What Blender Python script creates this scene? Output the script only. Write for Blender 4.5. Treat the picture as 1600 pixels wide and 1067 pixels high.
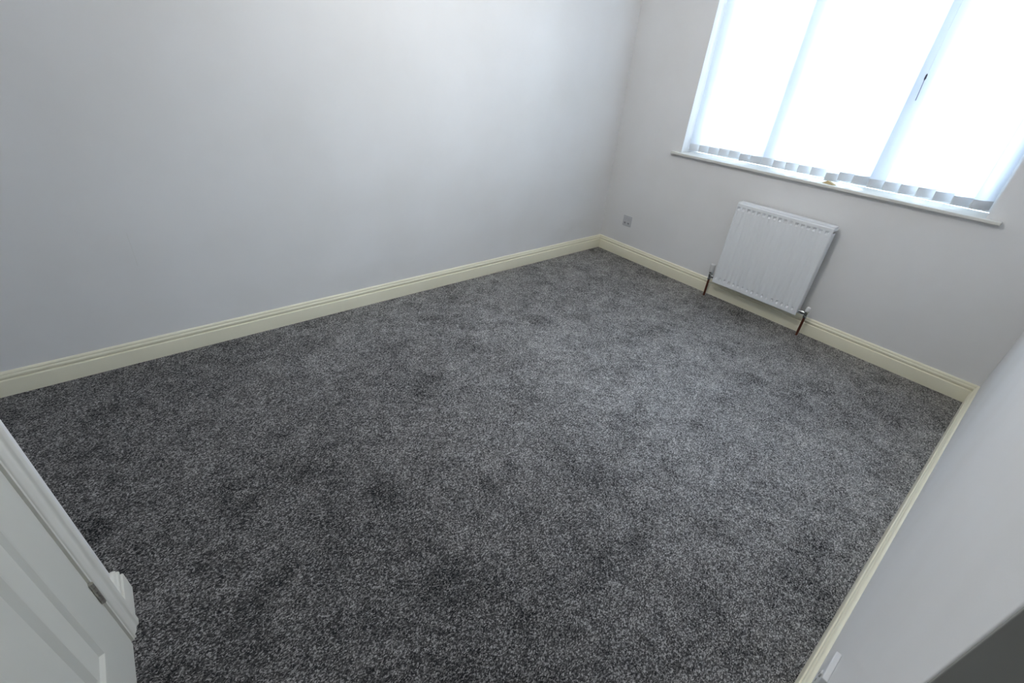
import bpy, bmesh, math, random
from mathutils import Vector, Matrix
random.seed(7)
S = bpy.context.scene
for o in list(bpy.data.objects): bpy.data.objects.remove(o, do_unlink=True)
C = S.collection

# ------------------------------------------------------------------ camera, world, exposure
cam = bpy.data.cameras.new('camera'); camo = bpy.data.objects.new('camera', cam); C.objects.link(camo)
az, el, roll = -0.84858508, -0.55998878, 0.08372567
d = Vector((math.sin(az)*math.cos(el), math.cos(az)*math.cos(el), math.sin(el)))
r = d.cross(Vector((0, 0, 1))).normalized(); u = r.cross(d)
r2 = r*math.cos(roll) + u*math.sin(roll); u2 = -r*math.sin(roll) + u*math.cos(roll)
M = Matrix((r2, u2, -d)).transposed().to_4x4(); M.translation = Vector((2.49367, -3.13187, 1.37916))
camo.matrix_world = M
cam.sensor_width = 36; cam.lens = 36*705.09/1600; cam.clip_start = 0.02
S.camera = camo
W = bpy.data.worlds.new('overcast_sky'); S.world = W; W.use_nodes = True
wn = W.node_tree; bg = wn.nodes['Background']
tc = wn.nodes.new('ShaderNodeTexCoord'); sep = wn.nodes.new('ShaderNodeSeparateXYZ'); rmp = wn.nodes.new('ShaderNodeValToRGB')
mr = wn.nodes.new('ShaderNodeMapRange'); mr.inputs['From Min'].default_value = -1
wn.links.new(tc.outputs['Generated'], sep.inputs[0]); wn.links.new(sep.outputs['Z'], mr.inputs['Value'])
wn.links.new(mr.outputs[0], rmp.inputs[0]); wn.links.new(rmp.outputs[0], bg.inputs['Color'])
rmp.color_ramp.elements[0].position = 0.44; rmp.color_ramp.elements[0].color = (0.39, 0.42, 0.46, 1)
rmp.color_ramp.elements[1].position = 0.54; rmp.color_ramp.elements[1].color = (0.725, 0.85, 1.0, 1)
bg.inputs['Strength'].default_value = 23.5
S.view_settings.view_transform = 'Standard'; S.view_settings.look = 'None'
S.view_settings.gamma = 1; S.view_settings.use_curve_mapping = False
S.view_settings.exposure = 0.0
BULB = 425.0        # radiance of the pendant bulb
# the window opening is a portal to the sky
pl = bpy.data.lights.new('window_portal', 'AREA'); pl.shape = 'RECTANGLE'; pl.size = 1.7; pl.size_y = 1.25
pl.cycles.is_portal = True
plo = bpy.data.objects.new('window_portal', pl); C.objects.link(plo)
plo.location = (1.43, 0.26, 1.50); plo.rotation_euler = (math.radians(-90), 0, 0)

# ------------------------------------------------------------------ materials
def mat(name, col, rough=0.6, metal=0.0, spec=0.5, **k):
    m = bpy.data.materials.new(name); m.use_nodes = True
    b = m.node_tree.nodes['Principled BSDF']
    b.inputs['Base Color'].default_value = (*col, 1); b.inputs['Roughness'].default_value = rough
    b.inputs['Metallic'].default_value = metal; b.inputs['Specular IOR Level'].default_value = spec
    return m
def nodes(m): return m.node_tree.nodes, m.node_tree.links, m.node_tree.nodes['Principled BSDF']
def bump_noise(m, scale, strength, dist=0.002, detail=4):
    n, l, b = nodes(m)
    t = n.new('ShaderNodeTexCoord'); x = n.new('ShaderNodeTexNoise'); x.inputs['Scale'].default_value = scale
    x.inputs['Detail'].default_value = detail
    bp = n.new('ShaderNodeBump'); bp.inputs['Strength'].default_value = strength; bp.inputs['Distance'].default_value = dist
    l.new(t.outputs['Object'], x.inputs['Vector']); l.new(x.outputs['Fac'], bp.inputs['Height']); l.new(bp.outputs[0], b.inputs['Normal'])
def math_node(n, l, op, a, b=None, c=None):
    x = n.new('ShaderNodeMath'); x.operation = op
    for i, v in enumerate((a, b, c)):
        if v is None: continue
        if isinstance(v, (int, float)): x.inputs[i].default_value = v
        else: l.new(v, x.inputs[i])
    return x.outputs[0]
def wall_material(name, col, scratch=False):
    m = mat(name, col, 0.62, spec=0.3); n, l, b = nodes(m)
    t = n.new('ShaderNodeTexCoord')
    a = n.new('ShaderNodeTexNoise'); a.inputs['Scale'].default_value = 2.2; a.inputs['Detail'].default_value = 5
    rr = n.new('ShaderNodeValToRGB'); rr.color_ramp.elements[0].position = .3; rr.color_ramp.elements[1].position = .62
    rr.color_ramp.elements[0].color = (col[0]*.955, col[1]*.95, col[2]*.94, 1); rr.color_ramp.elements[1].color = (*col, 1)
    l.new(t.outputs['Object'], a.inputs['Vector']); l.new(a.outputs['Fac'], rr.inputs[0])
    out = rr.outputs[0]
    if scratch:      # a hairline scratch and two faint rubbed patches low on the plaster
        sp = n.new('ShaderNodeSeparateXYZ'); l.new(t.outputs['Object'], sp.inputs[0])
        y, z = sp.outputs['Y'], sp.outputs['Z']
        def seg(y0, z0, y1, z1, w):
            dy, dz = y1-y0, z1-z0; L = math.hypot(dy, dz)
            py = math_node(n, l, 'SUBTRACT', y, y0); pz = math_node(n, l, 'SUBTRACT', z, z0)
            al = math_node(n, l, 'ADD', math_node(n, l, 'MULTIPLY', py, dy/L), math_node(n, l, 'MULTIPLY', pz, dz/L))
            ac = math_node(n, l, 'ABSOLUTE', math_node(n, l, 'SUBTRACT', math_node(n, l, 'MULTIPLY', py, dz/L), math_node(n, l, 'MULTIPLY', pz, dy/L)))
            return math_node(n, l, 'MULTIPLY', math_node(n, l, 'LESS_THAN', ac, w),
                             math_node(n, l, 'MULTIPLY', math_node(n, l, 'GREATER_THAN', al, 0), math_node(n, l, 'LESS_THAN', al, L)))
        f = math_node(n, l, 'MULTIPLY', seg(-3.20, .62, -3.205, .47, .0013), .11)
        def patch(y0, z0, ry, rz, s):
            q = math_node(n, l, 'ADD', math_node(n, l, 'POWER', math_node(n, l, 'DIVIDE', math_node(n, l, 'SUBTRACT', y, y0), ry), 2),
                          math_node(n, l, 'POWER', math_node(n, l, 'DIVIDE', math_node(n, l, 'SUBTRACT', z, z0), rz), 2))
            g = math_node(n, l, 'MAXIMUM', math_node(n, l, 'SUBTRACT', 1, q), 0)
            nz = n.new('ShaderNodeTexNoise'); nz.inputs['Scale'].default_value = 14; l.new(t.outputs['Object'], nz.inputs['Vector'])
            return math_node(n, l, 'MULTIPLY', math_node(n, l, 'MULTIPLY', g, nz.outputs['Fac']), s)
        f = math_node(n, l, 'ADD', f, patch(-.35, .20, .28, .10, .16))
        f = math_node(n, l, 'ADD', f, patch(-2.0, .19, .45, .09, .10))
        mx = n.new('ShaderNodeMix'); mx.data_type = 'RGBA'; mx.inputs['B'].default_value = (.42, .38, .32, 1)
        l.new(f, mx.inputs['Factor']); l.new(out, mx.inputs['A']); out = mx.outputs['Result']
    l.new(out, b.inputs['Base Color'])
    v = n.new('ShaderNodeTexNoise'); v.inputs['Scale'].default_value = 320; v.inputs['Detail'].default_value = 3
    bp = n.new('ShaderNodeBump'); bp.inputs['Strength'].default_value = .12; bp.inputs['Distance'].default_value = .001
    l.new(t.outputs['Object'], v.inputs['Vector']); l.new(v.outputs['Fac'], bp.inputs['Height']); l.new(bp.outputs[0], b.inputs['Normal'])
    return m
PAINT = (0.81, 0.815, 0.82)
m_wall = wall_material('white_emulsion', PAINT)
m_wall_l = wall_material('white_emulsion_scuffed', PAINT, True)
m_ceiling = wall_material('ceiling_paint', (0.86, 0.86, 0.86))
m_skirt = mat('cream_gloss', (0.86, 0.83, 0.665), 0.33); bump_noise(m_skirt, 60, .06)
m_door = mat('off_white_gloss', (0.70, 0.705, 0.655), 0.34); bump_noise(m_door, 90, .05)
m_arch = mat('off_white_gloss_trim', (0.76, 0.755, 0.70), 0.3); bump_noise(m_arch, 60, .06)
m_sill = mat('sill_gloss', (0.72, 0.72, 0.68), 0.3); bump_noise(m_sill, 50, .03)
m_upvc = mat('white_upvc', (0.80, 0.82, 0.83), 0.3)
m_rad = mat('radiator_enamel', (0.84, 0.87, 0.90), 0.38); bump_noise(m_rad, 40, .02)
m_plastic = mat('white_plastic', (0.74, 0.75, 0.76), 0.4)
m_socket = mat('grey_white_plastic', (0.55, 0.56, 0.58), 0.42)
m_jack = mat('grey_recess', (0.22, 0.22, 0.24), 0.6)
m_slot = mat('dark_slot', (0.03, 0.03, 0.035), 0.7)
m_chrome = mat('chrome', (0.62, 0.63, 0.63), 0.16, 1.0)
m_brass = mat('aged_steel', (0.48, 0.46, 0.42), 0.35, 0.9)
m_copper = mat('aged_copper', (0.16, 0.055, 0.035), 0.4, 0.65); bump_noise(m_copper, 80, .1)
m_tan = mat('tan_wood', (0.45, 0.34, 0.16), 0.6); bump_noise(m_tan, 120, .1)
m_cord = mat('white_cord', (0.7, 0.72, 0.75), 0.6)
m_toggle = mat('dark_toggle', (0.03, 0.03, 0.05), 0.5)

PILE = .62
# carpet: charcoal and pale grey twisted pile with brushed patches
m_carpet = mat('charcoal_fleck_carpet', (0.1, 0.1, 0.1), 0.72, spec=0.4)
n, l, b = nodes(m_carpet)
t = n.new('ShaderNodeTexCoord')
def noise(scale, detail=2, rough=.5, dist=0.0, vec=None):
    x = n.new('ShaderNodeTexNoise'); x.inputs['Scale'].default_value = scale; x.inputs['Detail'].default_value = detail
    x.inputs['Roughness'].default_value = rough; x.inputs['Distortion'].default_value = dist
    l.new(vec or t.outputs['Object'], x.inputs['Vector']); return x.outputs['Fac']
# the tufts lie in short streaks: stretch the lookup a little along the brushing direction
mp = n.new('ShaderNodeMapping'); mp.inputs['Scale'].default_value = (1.25, .8, 1); mp.inputs['Rotation'].default_value = (0, 0, .5)
l.new(t.outputs['Object'], mp.inputs['Vector']); V = mp.outputs[0]
vor = n.new('ShaderNodeTexVoronoi'); vor.inputs['Scale'].default_value = 320; vor.feature = 'F1'
wv = n.new('ShaderNodeVectorMath'); wv.operation = 'ADD'
wn_ = n.new('ShaderNodeTexNoise'); wn_.inputs['Scale'].default_value = 160; wn_.inputs['Detail'].default_value = 2
ws = n.new('ShaderNodeVectorMath'); ws.operation = 'SCALE'; ws.inputs['Scale'].default_value = .010
l.new(V, wn_.inputs['Vector']); l.new(wn_.outputs['Color'], ws.inputs[0])
l.new(V, wv.inputs[0]); l.new(ws.outputs[0], wv.inputs[1]); l.new(wv.outputs[0], vor.inputs['Vector'])
sepc = n.new('ShaderNodeSeparateColor'); l.new(vor.outputs['Color'], sepc.inputs[0])
fleck = math_node(n, l, 'POWER', sepc.outputs[0], 1.6)
fine = noise(600, 2, .6, vec=V); mid = noise(180, 3, .65, vec=V)
blot = noise(10, 5, .7, .9); smear = noise(1.6, 3, .5, .4)
foot = n.new('ShaderNodeMapRange'); foot.inputs['From Min'].default_value = .56; foot.inputs['From Max'].default_value = .70
l.new(noise(4.6, 2, .45, .3), foot.inputs['Value'])       # scuffed, flattened spots
f = math_node(n, l, 'MULTIPLY', fleck, .62)
f = math_node(n, l, 'ADD', f, math_node(n, l, 'MULTIPLY', fine, .55))
f = math_node(n, l, 'ADD', f, math_node(n, l, 'MULTIPLY', mid, .50))
f = math_node(n, l, 'ADD', f, math_node(n, l, 'MULTIPLY', blot, .50))
f = math_node(n, l, 'ADD', f, math_node(n, l, 'MULTIPLY', smear, .20))
f = math_node(n, l, 'SUBTRACT', f, math_node(n, l, 'MULTIPLY', foot.outputs[0], .09))
f = math_node(n, l, 'SUBTRACT', f, .66)
rp = n.new('ShaderNodeValToRGB'); e = rp.color_ramp.elements
e[0].position = .16; e[0].color = (.008, .009, .011, 1)
e[1].position = .90; e[1].color = (.43, .42, .42, 1)
k = e.new(.50); k.color = (.063, .062, .063, 1)
l.new(f, rp.inputs[0])
bp = n.new('ShaderNodeBump'); bp.inputs['Strength'].default_value = .45; bp.inputs['Distance'].default_value = .005
l.new(math_node(n, l, 'ADD', math_node(n, l, 'MULTIPLY', fine, .6), math_node(n, l, 'MULTIPLY', mid, .7)), bp.inputs['Height'])
# the pile is brushed over towards the window
va = n.new('ShaderNodeVectorMath'); va.operation = 'ADD'; va.inputs[1].default_value = (0, PILE, 0)
vn = n.new('ShaderNodeVectorMath'); vn.operation = 'NORMALIZE'
l.new(bp.outputs[0], va.inputs[0]); l.new(va.outputs[0], vn.inputs[0])
# matt fibres: plain diffuse, with a faint broad gloss on the paler tufts only
dfc = n.new('ShaderNodeBsdfDiffuse'); dfc.inputs['Roughness'].default_value = .8
glc = n.new('ShaderNodeBsdfGlossy'); glc.inputs['Roughness'].default_value = .7
mxc = n.new('ShaderNodeMixShader')
frc = n.new('ShaderNodeFresnel'); frc.inputs['IOR'].default_value = 1.8
rg = n.new('ShaderNodeValToRGB'); rg.color_ramp.elements[0].position = .12; rg.color_ramp.elements[0].color = (.05, .05, .055, 1)
rg.color_ramp.elements[1].position = .86; rg.color_ramp.elements[1].color = (1, .98, .97, 1)
l.new(f, rg.inputs[0]); l.new(rg.outputs[0], glc.inputs['Color']); l.new(vn.outputs[0], frc.inputs['Normal'])
l.new(rp.outputs[0], dfc.inputs['Color'])
l.new(vn.outputs[0], dfc.inputs['Normal']); l.new(vn.outputs[0], glc.inputs['Normal'])
l.new(frc.outputs[0], mxc.inputs[0]); l.new(dfc.outputs[0], mxc.inputs[1]); l.new(glc.outputs[0], mxc.inputs[2])
l.new(mxc.outputs[0], n['Material Output'].inputs['Surface']); n.remove(b)

def fabric(name, col, trans, tcol):
    m = bpy.data.materials.new(name); m.use_nodes = True; n = m.node_tree.nodes; l = m.node_tree.links
    n.remove(n['Principled BSDF']); out = n['Material Output']
    df = n.new('ShaderNodeBsdfDiffuse'); tr = n.new('ShaderNodeBsdfTranslucent'); mx = n.new('ShaderNodeMixShader')
    df.inputs[0].default_value = (*col, 1); tr.inputs[0].default_value = (*tcol, 1); mx.inputs[0].default_value = trans
    t = n.new('ShaderNodeTexCoord'); w = n.new('ShaderNodeTexNoise'); w.inputs['Scale'].default_value = 500
    bp = n.new('ShaderNodeBump'); bp.inputs['Strength'].default_value = .15; bp.inputs['Distance'].default_value = .001
    l.new(t.outputs['Object'], w.inputs['Vector']); l.new(w.outputs['Fac'], bp.inputs['Height'])
    l.new(bp.outputs[0], df.inputs['Normal'])
    l.new(df.outputs[0], mx.inputs[1]); l.new(tr.outputs[0], mx.inputs[2]); l.new(mx.outputs[0], out.inputs[0])
    return m
m_slat = fabric('blind_fabric', (.78, .81, .85), .5, (.66, .71, .78))
m_pocket = fabric('blind_pocket_fabric', (.66, .68, .70), .12, (.7, .72, .76))
m_glass = bpy.data.materials.new('window_glass'); m_glass.use_nodes = True
n = m_glass.node_tree.nodes; l = m_glass.node_tree.links; n.remove(n['Principled BSDF'])
tr = n.new('ShaderNodeBsdfTransparent'); gl = n.new('ShaderNodeBsdfGlossy'); fr = n.new('ShaderNodeFresnel'); mx = n.new('ShaderNodeMixShader')
tr.inputs[0].default_value = (.95, .97, .97, 1); gl.inputs['Roughness'].default_value = .02; fr.inputs[0].default_value = 1.45
l.new(fr.outputs[0], mx.inputs[0]); l.new(tr.outputs[0], mx.inputs[1]); l.new(gl.outputs[0], mx.inputs[2]); l.new(mx.outputs[0], n['Material Output'].inputs[0])

# ------------------------------------------------------------------ helpers
def obj(name, bm, m, parent=None, smooth=False, bevel=0, seg=2, auto=35):
    bmesh.ops.recalc_face_normals(bm, faces=bm.faces[:])
    me = bpy.data.meshes.new(name); bm.to_mesh(me); bm.free()
    me.materials.append(m)
    o = bpy.data.objects.new(name, me); C.objects.link(o)
    if parent: o.parent = parent
    if smooth or bevel:
        for p in me.polygons: p.use_smooth = True
    if bevel:
        bv = o.modifiers.new('bevel', 'BEVEL'); bv.width = bevel; bv.segments = seg; bv.limit_method = 'ANGLE'; bv.angle_limit = math.radians(35)
        bv.harden_normals = True
    elif smooth:
        me.set_sharp_from_angle(angle=math.radians(auto))
    return o
def box(bm, x0, x1, y0, y1, z0, z1):
    v = [bm.verts.new((x, y, z)) for x in (x0, x1) for y in (y0, y1) for z in (z0, z1)]
    for f in ((0, 1, 3, 2), (4, 6, 7, 5), (0, 4, 5, 1), (2, 3, 7, 6), (0, 2, 6, 4), (1, 5, 7, 3)): bm.faces.new([v[i] for i in f])
    return bm
def boxes(*bs):
    bm = bmesh.new()
    for q in bs: box(bm, *q)
    return bm
def tube(bm, pts, rad, seg=14, caps=True):
    pts = [Vector(p) for p in pts]; rings = []
    rad = rad if isinstance(rad, (list, tuple)) else [rad]*len(pts)
    for i, p in enumerate(pts):
        a = pts[max(i-1, 0)]; c = pts[min(i+1, len(pts)-1)]; dd = (c-a).normalized()
        ref = Vector((0, 0, 1)) if abs(dd.z) < .9 else Vector((0, 1, 0))
        s1 = dd.cross(ref).normalized(); s2 = dd.cross(s1)
        rings.append([bm.verts.new(p + (s1*math.cos(2*math.pi*j/seg) + s2*math.sin(2*math.pi*j/seg))*rad[i]) for j in range(seg)])
    for q, w in zip(rings, rings[1:]):
        for j in range(seg): bm.faces.new((q[j], q[(j+1) % seg], w[(j+1) % seg], w[j]))
    if caps: bm.faces.new(rings[0]); bm.faces.new(rings[-1])
    return bm
def sweep(path, prof, left=True):
    """profile (offset from wall, height) along a floor path with mitred corners; offset goes to the left of travel"""
    bm = bmesh.new(); P = [Vector((x, y)) for x, y in path]; rings = []
    for i, p in enumerate(P):
        dirs = []
        if i > 0: dirs.append((P[i]-P[i-1]).normalized())
        if i < len(P)-1: dirs.append((P[i+1]-P[i]).normalized())
        nn = [Vector((-q.y, q.x)) for q in dirs]
        m = nn[0] if len(nn) == 1 else (nn[0]+nn[1]) / (1+nn[0].dot(nn[1]))
        rings.append([bm.verts.new((p.x+m.x*a, p.y+m.y*a, z)) for a, z in prof])
    k = len(prof)
    for q, w in zip(rings, rings[1:]):
        for j in range(k): bm.faces.new((q[j], q[(j+1) % k], w[(j+1) % k], w[j]))
    bm.faces.new(rings[0]); bm.faces.new(rings[-1])
    return bm
def tag(o, label, cat=None, group=None, kind=None):
    o['label'] = label
    if cat: o['category'] = cat
    if group: o['group'] = group
    if kind: o['kind'] = kind
    return o
def empty(name, loc=(0, 0, 0)):
    o = bpy.data.objects.new(name, None); C.objects.link(o); o.location = loc; o.empty_display_size = .1
    return o
def place(parent, *parts):
    """children are modelled in world coordinates: move them into the parent's frame"""
    for p in parts: p.matrix_parent_inverse = Matrix.Translation(-Vector(parent.location))

# ------------------------------------------------------------------ room shell
XR = 2.631; YE = -2.61; YN = -3.478; XN = 1.31; YB = -4.5; XE = 3.55; H = 2.45; T = .12
WL, WR, ZS, ZH = .589, 2.273, .893, 2.12
structure = lambda o, lab, cat: tag(o, lab, cat, kind='structure')
structure(obj('floor', boxes((-T, XE+T, YB-T, .32, -.05, 0)), m_carpet), 'charcoal and grey flecked fitted carpet covering the whole floor', 'floor')
structure(obj('ceiling', boxes((-T, XE+T, YB-T, .32, H, H+.1)), m_ceiling), 'plain white ceiling above the room', 'ceiling')
structure(obj('wall_left', boxes((-T, 0, YB-T, 0, 0, H)), m_wall_l), 'long plain white wall on the side away from the door', 'wall')
structure(obj('wall_window', boxes((-T, WL, 0, .32, 0, H), (WR, XE+T, 0, .32, 0, H), (WL, WR, 0, .32, 0, ZS-.017), (WL, WR, 0, .32, ZH, H)), m_wall),
          'white wall with the window and the radiator', 'wall')
structure(obj('wall_right', boxes((XR, XE, YE, 0, 0, H)), m_wall, bevel=.004), 'white wall running from the window corner to a projecting corner', 'wall')
structure(obj('wall_end_shade', boxes((XR+.002, XE, YE-.004, YE+.01, .111, H)), mat('wall_end_shade_grey', (.30, .30, .285), .6), bevel=.001), 'dark grey sheet painting in the shade on the projecting end of the wall', 'panel')  # shade of the wall's end face, put in as a darker grey sheet
structure(obj('wall_alcove', boxes((XE, XE+T, YB-T, YE, 0, H)), m_wall), 'white wall at the end of the recess beyond the projecting corner', 'wall')
DX0, DX1, DZ = 1.477, 2.239, 1.985
structure(obj('wall_near', boxes((XN, 1.46, YN-.12, YN, 0, H), (2.256, XE, YN-.12, YN, 0, H), (1.46, 2.256, YN-.12, YN, 2.0, H),
          (XN, XN+.12, YB, YN-.12, 0, H)), m_wall), 'white wall holding the panelled door', 'wall')
structure(obj('wall_back', boxes((-T, XE+T, YB-T, YB, 0, H)), m_wall), 'white wall behind the corner beside the door', 'wall')

SK = [(0, 0), (.018, 0), (.018, .0695), (.0172, .0725), (.0152, .074), (.0112, .0745), (.0105, .078), (.0128, .0805), (.0142, .085), (.0138, .0905),
      (.0118, .0945), (.0092, .0965), (.0088, .0985), (.0098, .1005), (.0086, .105), (.0058, .1085), (.002, .1103), (0, .1103)]
structure(obj('baseboard_left', sweep([(0, 0), (0, YB)], SK), m_skirt, smooth=True), 'cream moulded skirting board along the long plain wall', 'skirting board')
structure(obj('baseboard_far', sweep([(XR, 0), (0, 0)], SK), m_skirt, smooth=True), 'cream moulded skirting board under the window and radiator', 'skirting board')
structure(obj('baseboard_right', sweep([(XE, YE), (XR, YE), (XR, -.0)], SK), m_skirt, smooth=True), 'cream moulded skirting board below the small wall socket, seen end on', 'skirting board')
structure(obj('baseboard_near', sweep([(XN, YB), (XN, YN), (1.402, YN)], [(a, z) for a, z in SK][::1]), m_arch, smooth=True), 'short off-white moulded skirting return beside the door frame', 'skirting board')

# door lining and architrave
def arch_profile():   # (across the moulding from its outer edge, out from the wall)
    return [(0, 0), (0, .020), (.0015, .023), (.017, .023), (.0195, .0215), (.021, .0185), (.026, .0165), (.032, .017), (.039, .0155), (.044, .0120), (.047, .0115),
            (.049, .0135), (.0515, .0148), (.054, .0135), (.055, .011), (.060, .010), (.060, 0)]
def architrave(x_out, x_dir, z_top):
    bm = bmesh.new(); pr = arch_profile(); rings = []
    W2 = 2.256+.054 - 1.402
    pts = [(1.402, 0, (1, 0)), (1.402, z_top, (1, -1)), (1.402+W2, z_top, (-1, -1)), (1.402+W2, 0, (-1, 0))]
    for x, z, (sx, sz) in pts:
        rings.append([bm.verts.new((x+sx*a, YN+h, z+sz*a)) for a, h in pr])
    k = len(pr)
    for q, w in zip(rings, rings[1:]):
        for j in range(k): bm.faces.new((q[j], q[(j+1) % k], w[(j+1) % k], w[j]))
    bm.faces.new(rings[0]); bm.faces.new(rings[-1])
    return bm
trim = structure(obj('trim_1', architrave(0, 0, 2.055), m_arch, smooth=True, auto=50), 'moulded off-white architrave around the panelled door', 'door frame')
lin = obj('lining', boxes((1.455, 1.4735, YN-.12, YN+.004, 0, 2.003), (2.2425, 2.2615, YN-.12, YN+.004, 0, 2.003), (1.4735, 2.2425, YN-.12, YN+.004, 1.989, 2.003),
          (1.4735, 1.485, YN-.12, YN-.042, 0, 1.989), (2.231, 2.2425, YN-.12, YN-.042, 0, 1.989)), m_arch, trim, bevel=.001)

# ------------------------------------------------------------------ panelled door (closed)
YD = -3.470
door = structure(empty('door_1', (DX0, YD, .008)), 'off-white panelled door in its moulded frame', 'door')
def door_face():
    z0, z1 = .008, DZ
    cx = (DX0+DX1)/2
    # (breaks across, depth)
    def prof(a0, a1, mid_gap):
        out = [(a0, 0), (a0+.004, -.001), (a0+.010, -.006), (a0+.018, -.0085), (a0+.088, -.0095), (a0+.094, -.0088), (a0+.116, -.0030), (a0+.120, -.0028)]
        return out
    bm = bmesh.new()
    rows = [(.20, .80), (.93, 1.56), (1.66, 1.88)]
    cols = [(1.603, 2.113)]
    # slab with holes: stiles and rails
    sx = [DX0, 1.603, 2.113, DX1]
    zz = [z0] + [q for rr in rows for q in rr] + [z1]
    def quad(p): bm.faces.new([bm.verts.new(q) for q in p])
    for i in range(3):
        for j in range(len(zz)-1):
            hole = (i == 1 and j % 2 == 1)
            if not hole: quad([(sx[i], YD, zz[j]), (sx[i+1], YD, zz[j]), (sx[i+1], YD, zz[j+1]), (sx[i], YD, zz[j+1])])
    bmesh.ops.remove_doubles(bm, verts=bm.verts[:], dist=1e-5)
    # body sides and back
    box(bm, DX0, DX1, YD-.040, YD-.020, z0, z1)
    for p in ([(DX0, z0), (DX1, z0)], [(DX1, z0), (DX1, z1)], [(DX1, z1), (DX0, z1)], [(DX0, z1), (DX0, z0)]):
        (xa, za), (xb, zb) = p; quad([(xa, YD, za), (xb, YD, zb), (xb, YD-.02, zb), (xa, YD-.02, za)])
    return bm, rows
bm, rows = door_face()
leaf = obj('leaf', bm, m_door, door)
parts = [leaf]
def panel(x0, x1, z0, z1):
    """moulded recess, then two sunk fields split by a bead"""
    bm = bmesh.new()
    def frame(a, b):       # ring of quads between two rectangles (inset, depth)
        (ia, da), (ib, db) = a, b
        A = [(x0+ia, z0+zi(ia)), (x1-ia, z0+zi(ia)), (x1-ia, z1-zi(ia)), (x0+ia, z1-zi(ia))]; B = [(x0+ib, z0+zi(ib)), (x1-ib, z0+zi(ib)), (x1-ib, z1-zi(ib)), (x0+ib, z1-zi(ib))]
        for i in range(4):
            j = (i+1) % 4
            bm.faces.new([bm.verts.new(q) for q in ((A[i][0], YD+da, A[i][1]), (A[j][0], YD+da, A[j][1]), (B[j][0], YD+db, B[j][1]), (B[i][0], YD+db, B[i][1]))])
    st = [(0, 0), (.003, .0012), (.007, .0002), (.016, -.0070), (.021, -.0072)]
    fl = min(.076, (z1-z0)*.20); zi = lambda q: q if q < .03 else q*.36
    st += [(fl-.004, -.0080), (fl-.002, -.0062), (fl+.002, -.0066), (fl+.016, -.0160), (fl+.024, -.0165)]
    for a, b in zip(st, st[1:]): frame(a, b)
    i = fl+.024; xc = (x0+x1)/2; g = .026
    for xa, xb in ((x0+i, xc-g), (xc+g, x1-i)):
        bm.faces.new([bm.verts.new(q) for q in ((xa, YD-.0165, z0+zi(i)), (xb, YD-.0165, z0+zi(i)), (xb, YD-.0165, z1-zi(i)), (xa, YD-.0165, z1-zi(i)))])
    pts = [(-g, -.0165), (-g+.006, -.0080), (-g+.014, -.0065), (g-.014, -.0065), (g-.006, -.0080), (g, -.0165)]
    for (a, da), (c, dc) in zip(pts, pts[1:]):
        bm.faces.new([bm.verts.new(q) for q in ((xc+a, YD+da, z0+zi(i)), (xc+c, YD+dc, z0+zi(i)), (xc+c, YD+dc, z1-zi(i)), (xc+a, YD+da, z1-zi(i)))])
    bmesh.ops.remove_doubles(bm, verts=bm.verts[:], dist=1e-5)
    return bm
for za, zb in rows: parts.append(obj('panel', panel(1.603, 2.113, za, zb), m_door, door, smooth=True, auto=20))
for zc in (.245, 1.75):
    bm = bmesh.new(); 
    for k in range(5):
        za = zc-.038+k*.0155; tube(bm, [(1.4752, YD+.004, za), (1.4752, YD+.004, za+.0145)], .0052, 12)
    h = obj('hinge', bm, m_brass, door, smooth=True)
    h['label'] = 'painted-over steel hinge'
    parts.append(h)
bm = bmesh.new(); tube(bm, [(2.18, YD, 1.0), (2.18, YD+.006, 1.0), (2.18, YD+.008, 1.0), (2.18, YD+.03, 1.0), (2.18, YD+.036, 1.0), (2.18, YD+.052, 1.0), (2.18, YD+.062, 1.0)],
     [.026, .026, .011, .009, .022, .027, .014], 20)
kn = obj('door_knob', bm, m_chrome, door, smooth=True); parts.append(kn)
place(door, *parts)

# ------------------------------------------------------------------ window
win = structure(empty('window_1', (WL, .15, ZS)), 'wide white three-light window behind a vertical blind', 'window')
wp = []
Y0, Y1 = .165, .225
F = .045
wp.append(obj('frame', boxes((WL, WL+F, Y0, Y1, ZS, ZH), (WR-F, WR, Y0, Y1, ZS, ZH), (WL+F, WR-F, Y0, Y1, ZS, ZS+.022), (WL+F, WR-F, Y0, Y1, ZH-F, ZH)), m_upvc, win, bevel=.004))
MX = (1.150, 1.745)
for x in MX: wp.append(obj('mullion', boxes((x-.031, x+.031, Y0, Y1, ZS+.022, ZH-F)), m_upvc, win, bevel=.004))
bays = [(WL+F, MX[0]-.031), (MX[0]+.031, MX[1]-.031), (MX[1]+.031, WR-F)]
for i, (a, c) in enumerate(bays):
    s = .030 if i != 1 else .012
    za, zb = ZS+.022, ZH-F
    wp.append(obj('sash', boxes((a, a+s, Y0-.008, Y1-.01, za, zb), (c-s, c, Y0-.008, Y1-.01, za, zb), (a+s, c-s, Y0-.008, Y1-.01, za, za+s), (a+s, c-s, Y0-.008, Y1-.01, zb-s, zb)), m_upvc, win, bevel=.003))
    wp.append(obj('pane', boxes((a+s, c-s, .190, .194, za+s, zb-s)), m_glass, win))
    if i != 1:
        xh = c-s/2 if i == 0 else a+s/2
        bm = boxes((xh-.013, xh+.013, Y0-.018, Y0-.008, 1.40, 1.47)); tube(bm, [(xh, Y0-.018, 1.45), (xh, Y0-.034, 1.45), (xh, Y0-.038, 1.44), (xh, Y0-.038, 1.34)], .008, 8)
        wp.append(obj('window_handle', bm, m_upvc, win, smooth=True))
bm = boxes((WL, WR, -.001, .165, ZS-.018, ZS), (.522, 2.335, -.032, 0, ZS-.018, ZS))
bmesh.ops.remove_doubles(bm, verts=bm.verts[:], dist=1e-6)
wp.append(obj('sill', bm, m_sill, win, bevel=.005, seg=3))
place(win, *wp)

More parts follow.
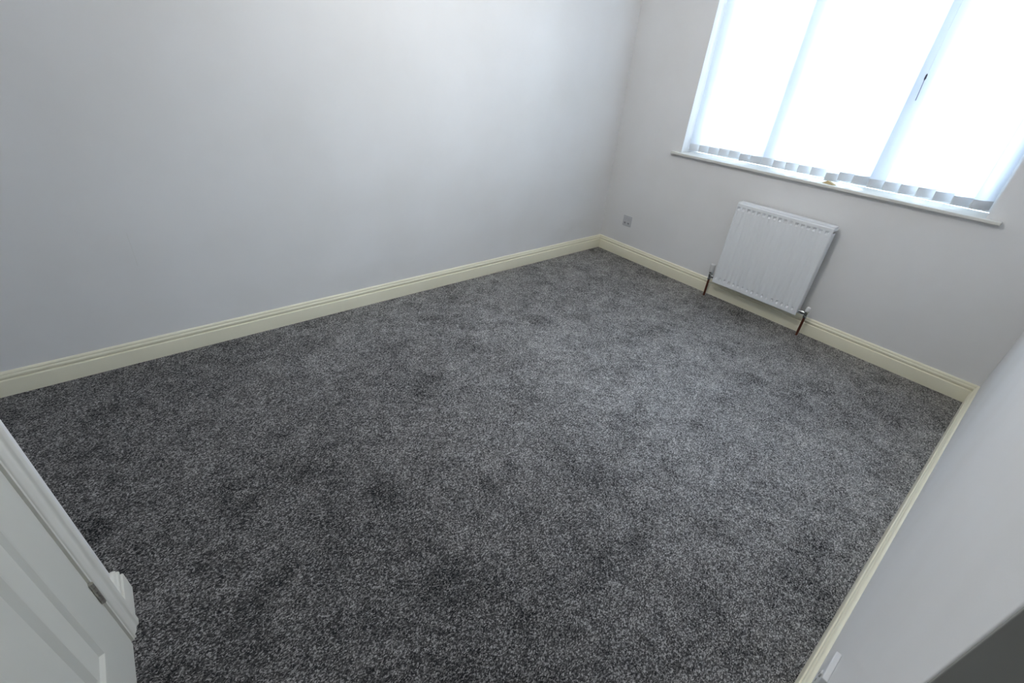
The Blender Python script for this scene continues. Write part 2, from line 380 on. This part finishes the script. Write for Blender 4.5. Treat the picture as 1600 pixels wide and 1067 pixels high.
# ------------------------------------------------------------------ vertical blind: head rail, 22 hanging slats with weighted pockets, draw cord
YBL = .085
blind = tag(empty('vertical_blind', (1.43, YBL, 2.06)), 'closed white vertical blind hanging in the window recess', 'blind')
bp_ = [obj('head_rail', boxes((WL+.005, WR-.005, YBL-.02, YBL+.02, 2.075, 2.115)), m_plastic, blind, bevel=.003)]
SW = .089
def slat_mesh(z0, z1, bow=.007, lean=0.0, off=0.0, wob=0.0):
    bm = bmesh.new(); nx = 8; nz = 10; g = []
    for j in range(nz+1):
        z = z0+(z1-z0)*j/nz; row = []
        for i in range(nx+1):
            s = i/nx*2-1
            row.append(bm.verts.new((s*SW/2, -bow*(1-s*s)+off+lean*(j/nz-1)+wob*math.sin(j*.9)*s, z)))
        g.append(row)
    for j in range(nz):
        for i in range(nx): bm.faces.new((g[j][i], g[j][i+1], g[j+1][i+1], g[j+1][i]))
    return bm
def pocket_mesh(z0, z1, bow, lean):
    bm = bmesh.new(); nx = 8; loops = []
    for z, th in ((z0, .0016), (z0+.003, .003), (z1-.004, .003), (z1, .0012)):
        fr = [bm.verts.new(((i/nx*2-1)*SW/2*.985, -bow*(1-(i/nx*2-1)**2)-lean-th, z)) for i in range(nx+1)]
        bk = [bm.verts.new(((i/nx*2-1)*SW/2*.985, -bow*(1-(i/nx*2-1)**2)-lean+th, z)) for i in range(nx, -1, -1)]
        loops.append(fr+bk)
    k = len(loops[0])
    for q, w in zip(loops, loops[1:]):
        for j in range(k): bm.faces.new((q[j], q[(j+1) % k], w[(j+1) % k], w[j]))
    bm.faces.new(loops[0]); bm.faces.new(loops[-1])
    return bm
N = 22; x_first, x_last = .642, 2.222
for i in range(N):
    x = x_first+(x_last-x_first)*i/(N-1)
    ang = math.radians(38 + random.uniform(-5, 5))
    lean, drop = 0.0, random.uniform(-.004, .004)
    bow = .0075+random.uniform(-.002, .002)
    if i >= 19: ang += math.radians(4)
    if i in (3, 4, 8): ang -= math.radians(12)
    if i == 12: lean, drop = .022, -.010
    z0 = .912+drop
    s = obj('slat', slat_mesh(z0+.042, 2.07, bow, lean, 0, random.uniform(-.0015, .0015)), m_slat, blind, smooth=True)
    # part frame is the blind's head rail
    s.location = (x-1.43, 0, -2.06); s.rotation_euler = (0, 0, ang)
    p = obj('bottom_weight', pocket_mesh(z0, z0+.044, bow, lean), m_pocket, s, smooth=True)
    p['label'] = 'greyer double-layer pocket holding the weight'
bm = bmesh.new(); tube(bm, [(1.772, .045, 2.075), (1.772, .045, 1.452)], .0012, 6)
bp_.append(obj('draw_cord', bm, m_cord, blind, smooth=True))
bm = bmesh.new(); tube(bm, [(1.772, .045, 1.456), (1.772, .045, 1.450), (1.772, .045, 1.436), (1.772, .045, 1.428)], [.0015, .004, .0045, .002], 10)
tg = obj('cord_toggle', bm, m_toggle, blind, smooth=True); tg['label'] = 'small dark bead joining the cord'; bp_.append(tg)
bm = bmesh.new(); tube(bm, [(1.772, .045, 1.430), (1.776, .045, 1.340)], .0018, 6)
tl = obj('cord_tail', bm, mat('grey_cord', (.2, .22, .3), .7), blind, smooth=True); tl['label'] = 'short grey cord end'; bp_.append(tl)
place(blind, *bp_)

# small tan wedge lying on the sill under the sagging slat
bm = bmesh.new()
v = [bm.verts.new(q) for q in ((1.535, -.005, ZS), (1.607, -.010, ZS), (1.607, .020, ZS), (1.535, .025, ZS), (1.558, .004, ZS+.017), (1.566, .016, ZS+.017))]
for f in ((0, 1, 4), (1, 2, 5, 4), (2, 3, 5), (3, 0, 4, 5), (0, 3, 2, 1)): bm.faces.new([v[i] for i in f])
tag(obj('wedge', bm, m_tan, bevel=.0012), 'small tan wedge lying on the window sill under the sagging slat', 'wedge')

# ------------------------------------------------------------------ radiator
RX0, RX1, RZ0, RZ1, RY = 1.143, 1.722, .128, .688, -.095
rad = tag(empty('radiator', ((RX0+RX1)/2, 0, RZ0)), 'white ribbed panel radiator on the wall under the window', 'radiator')
def rad_panel():
    bm = bmesh.new()
    px = [RX0]; first = 1.1597; 
    xs = [RX0, RX0+.004]
    prof = {}
    for k in range(17):
        c = first+k*.03333
        for dx_, dp in ((-.0105, 0), (-.0075, .0010), (-.0045, .0038), (-.0015, .0048), (.0015, .0048), (.0045, .0038), (.0075, .0010), (.0105, 0)):
            if c+dx_ > RX0+.004: xs.append(c+dx_); prof[round(c+dx_, 5)] = dp
    xs += [RX1-.004, RX1]
    zt, zb = .6598, .1618
    zs = [(RZ0, 0), (RZ0+.004, 0), (zb-.009, 0), (zb-.007, .15), (zb+.003, 1.9), (zb+.006, 1.9), (zb+.014, .34), ((zt+zb)/2, .30), (zt-.016, .34), (zt-.009, 3), (zt-.001, 3), (zt+.006, .1), (zt+.008, 0), (RZ1-.012, 0), (RZ1-.004, 0), (RZ1, 0)]
    g = []
    for j, (z, s) in enumerate(zs):
        row = []
        for i, x in enumerate(xs):
            dp = prof.get(round(x, 5), 0)*s
            if s == 3: dp = {0: 0, .001: .007, .0038: .0105, .0048: .0105}[prof.get(round(x, 5), 0)]
            if i in (0, len(xs)-1) or j in (0, len(zs)-1): dp = .003
            row.append(bm.verts.new((x, RY+dp, z)))
        g.append(row)
    for j in range(len(zs)-1):
        for i in range(len(xs)-1): bm.faces.new((g[j][i], g[j][i+1], g[j+1][i+1], g[j+1][i]))
    # back skin
    b0 = [bm.verts.new(q) for q in ((RX0, RY+.012, RZ0), (RX1, RY+.012, RZ0), (RX1, RY+.012, RZ1), (RX0, RY+.012, RZ1))]
    bm.faces.new(b0)
    bm.faces.new(g[0][:] + [b0[1], b0[0]]); bm.faces.new(g[-1][:] + [b0[2], b0[3]])
    bm.faces.new([r_[0] for r_ in g] + [b0[3], b0[0]]); bm.faces.new([r_[-1] for r_ in g] + [b0[2], b0[1]])
    return bm
rp_ = [obj('front_panel', rad_panel(), m_rad, rad, smooth=True, auto=24)]
YBk = -.032
def side(x, s):
    bm = boxes((x, x+s*.0015, RY+.010, YBk, RZ0+.012, RZ1-.034) if s > 0 else (x-.0015, x, RY+.010, YBk, RZ0+.012, RZ1-.034))
    a, c = (x-.004, x+.0015) if s > 0 else (x-.0015, x+.004)
    box(bm, a, c, YBk-.002, YBk, RZ0+.012, RZ1-.034)
    return bm
rp_.append(obj('side_panel', side(RX1-.002, 1), m_rad, rad, bevel=.0006)); rp_.append(obj('side_panel', side(RX0+.002, -1), m_rad, rad, bevel=.0006))
bm = boxes((RX0+.001, RX1+.001, RY+.004, YBk+.002, RZ1+.004, RZ1+.0065), (RX0+.001, RX1+.001, RY+.004, RY+.006, RZ1-.008, RZ1+.004), (RX0+.001, RX1+.001, YBk, YBk+.002, RZ1-.02, RZ1+.004),
           (RX1-.001, RX1+.001, RY+.006, YBk, RZ1-.018, RZ1+.004), (RX0+.001, RX0+.003, RY+.006, YBk, RZ1-.018, RZ1+.004))
rp_.append(obj('top_cover', bm, m_rad, rad, bevel=.0008))
bm = bmesh.new()     # convector fins welded behind the panel
for k in range(17):
    c = 1.1597+k*.03333; box(bm, c-.010, c-.009, RY+.012, YBk-.006, RZ0+.05, RZ1-.05); box(bm, c+.009, c+.010, RY+.012, YBk-.006, RZ0+.05, RZ1-.05); box(bm, c-.010, c+.010, YBk-.007, YBk-.006, RZ0+.05, RZ1-.05)
rp_.append(obj('convector_fins', bm, m_rad, rad))
for x in (RX0+.12, RX1-.12):
    rp_.append(obj('wall_bracket', boxes((x-.012, x+.012, YBk-.012, .0, RZ0+.06, RZ0+.063), (x-.015, x+.015, -.003, 0, RZ0+.03, RZ1-.05), (x-.012, x+.012, YBk-.012, 0, RZ1-.08, RZ1-.077)), m_rad, rad))
# valves and tails
PY = -.066
def valve(x, s, thermo):
    out = []
    z = .156
    bm = bmesh.new()
    tube(bm, [(x, PY, z-.030), (x, PY, z-.018), (x, PY, z-.017), (x, PY, z-.004), (x, PY, z+.014), (x, PY, z+.020)], [.0115, .0115, .009, .012, .012, .010], 14)
    tube(bm, [(x, PY, z), (x+s*.014, PY, z), (x+s*.015, PY, z), (x+s*.030, PY, z), (x+s*.031, PY, z), (RX0+.02 if s > 0 else RX1-.02, PY, z)], [.009, .009, .0125, .0125, .008, .008], 12)
    if thermo:
        tube(bm, [(x, PY, z+.018), (x, PY, z+.030)], .013, 16)
    out.append(obj('valve_body', bm, m_chrome, rad, smooth=True)); out[-1]['label'] = 'chrome valve body'
    bm = bmesh.new()
    if thermo: tube(bm, [(x, PY, z+.028), (x, PY, z+.032), (x, PY, z+.062), (x, PY, z+.076), (x, PY, z+.084), (x, PY, z+.086)], [.015, .0175, .0165, .0185, .0165, .010], 20)
    else: tube(bm, [(x, PY, z+.018), (x, PY, z+.020), (x, PY, z+.040), (x, PY, z+.044)], [.011, .0125, .011, .007], 18)
    out.append(obj('valve_cap', bm, m_plastic, rad, smooth=True)); out[-1]['label'] = 'white plastic valve cap'
    bm = bmesh.new(); tube(bm, [(x, PY, 0), (x, PY, z-.026)], .0075, 14)
    out.append(obj('copper_pipe', bm, m_copper, rad, smooth=True)); out[-1]['label'] = 'dark copper pipe rising from the carpet'
    return out
rp_ += valve(1.104, 1, True) + valve(1.770, -1, False)
place(rad, *rp_)

# ------------------------------------------------------------------ wall sockets
sk = tag(empty('wall_socket', (.258, 0, .301)), 'small grey-white square socket plate on the window wall near the corner', 'socket')
a = obj('plate', boxes((.215, .301, -.0045, 0, .258, .344)), m_socket, sk, bevel=.002)
b1 = obj('module', boxes((.223, .257, -.0075, -.0045, .303, .334)), m_socket, sk, bevel=.0012)
b2 = obj('module', boxes((.259, .293, -.0075, -.0045, .303, .334)), m_socket, sk, bevel=.0012)
b3 = obj('module', boxes((.223, .257, -.0075, -.0045, .270, .300)), m_socket, sk, bevel=.0012)
b4 = obj('module', boxes((.259, .293, -.0075, -.0045, .270, .300)), m_socket, sk, bevel=.0012)
b5 = obj('jack', boxes((.233, .247, -.0078, -.0070, .279, .290)), m_jack, sk); b6 = obj('jack', boxes((.269, .283, -.0078, -.0070, .279, .290)), m_jack, sk)
place(sk, a, b1, b2, b3, b4, b5, b6)
s2 = tag(empty('wall_socket', (XR, -2.243, .268)), 'raised white socket low on the wall just above the skirting, seen edge on', 'socket')
a = obj('plate', boxes((XR-.012, XR, -2.286, -2.200, .225, .311)), m_plastic, s2, bevel=.0025)
b = obj('switch', boxes((XR-.0155, XR-.012, -2.268, -2.256, .282, .297)), m_plastic, s2, bevel=.001)
c = obj('pin_hole', boxes((XR-.0123, XR-.0118, -2.2455, -2.2405, .268, .277), (XR-.0123, XR-.0118, -2.257, -2.250, .247, .252), (XR-.0123, XR-.0118, -2.236, -2.229, .247, .252)), m_slot, s2)
place(s2, a, b, c)

# ------------------------------------------------------------------ the room's own lamp: a bare pendant bulb at the middle of the ceiling
LX, LY, LZ = 1.315, -1.70, 1.98
pend = tag(empty('pendant_lamp', (LX, LY, H)), 'bare white bulb hanging on a short flex from the middle of the ceiling', 'lamp')
bm = bmesh.new(); tube(bm, [(LX, LY, H), (LX, LY, H-.006), (LX, LY, H-.022), (LX, LY, H-.03)], [.048, .048, .035, .008], 24)
q = [obj('ceiling_rose', bm, m_plastic, pend, smooth=True)]
bm = bmesh.new(); tube(bm, [(LX, LY, H-.03), (LX, LY, LZ+.10)], .0035, 8); q.append(obj('flex', bm, m_cord, pend, smooth=True))
bm = bmesh.new(); tube(bm, [(LX, LY, LZ+.105), (LX, LY, LZ+.10), (LX, LY, LZ+.06), (LX, LY, LZ+.055)], [.008, .015, .019, .015], 18); q.append(obj('lamp_holder', bm, m_plastic, pend, smooth=True))
m_bulb = bpy.data.materials.new('lit_bulb'); m_bulb.use_nodes = True
n = m_bulb.node_tree.nodes; l = m_bulb.node_tree.links; n.remove(n['Principled BSDF']); em = n.new('ShaderNodeEmission')
em.inputs[0].default_value = (1.0, .97, .93, 1); em.inputs[1].default_value = BULB
l.new(em.outputs[0], n['Material Output'].inputs[0])
bm = bmesh.new(); R0 = .042
tube(bm, [(LX, LY, LZ+.058)]+[(LX, LY, LZ+R0*math.cos(math.radians(a))) for a in range(25, 180, 12)], [.013]+[R0*math.sin(math.radians(a)) for a in range(25, 180, 12)], 20)
q.append(obj('bulb', bm, m_bulb, pend, smooth=True))
place(pend, *q)
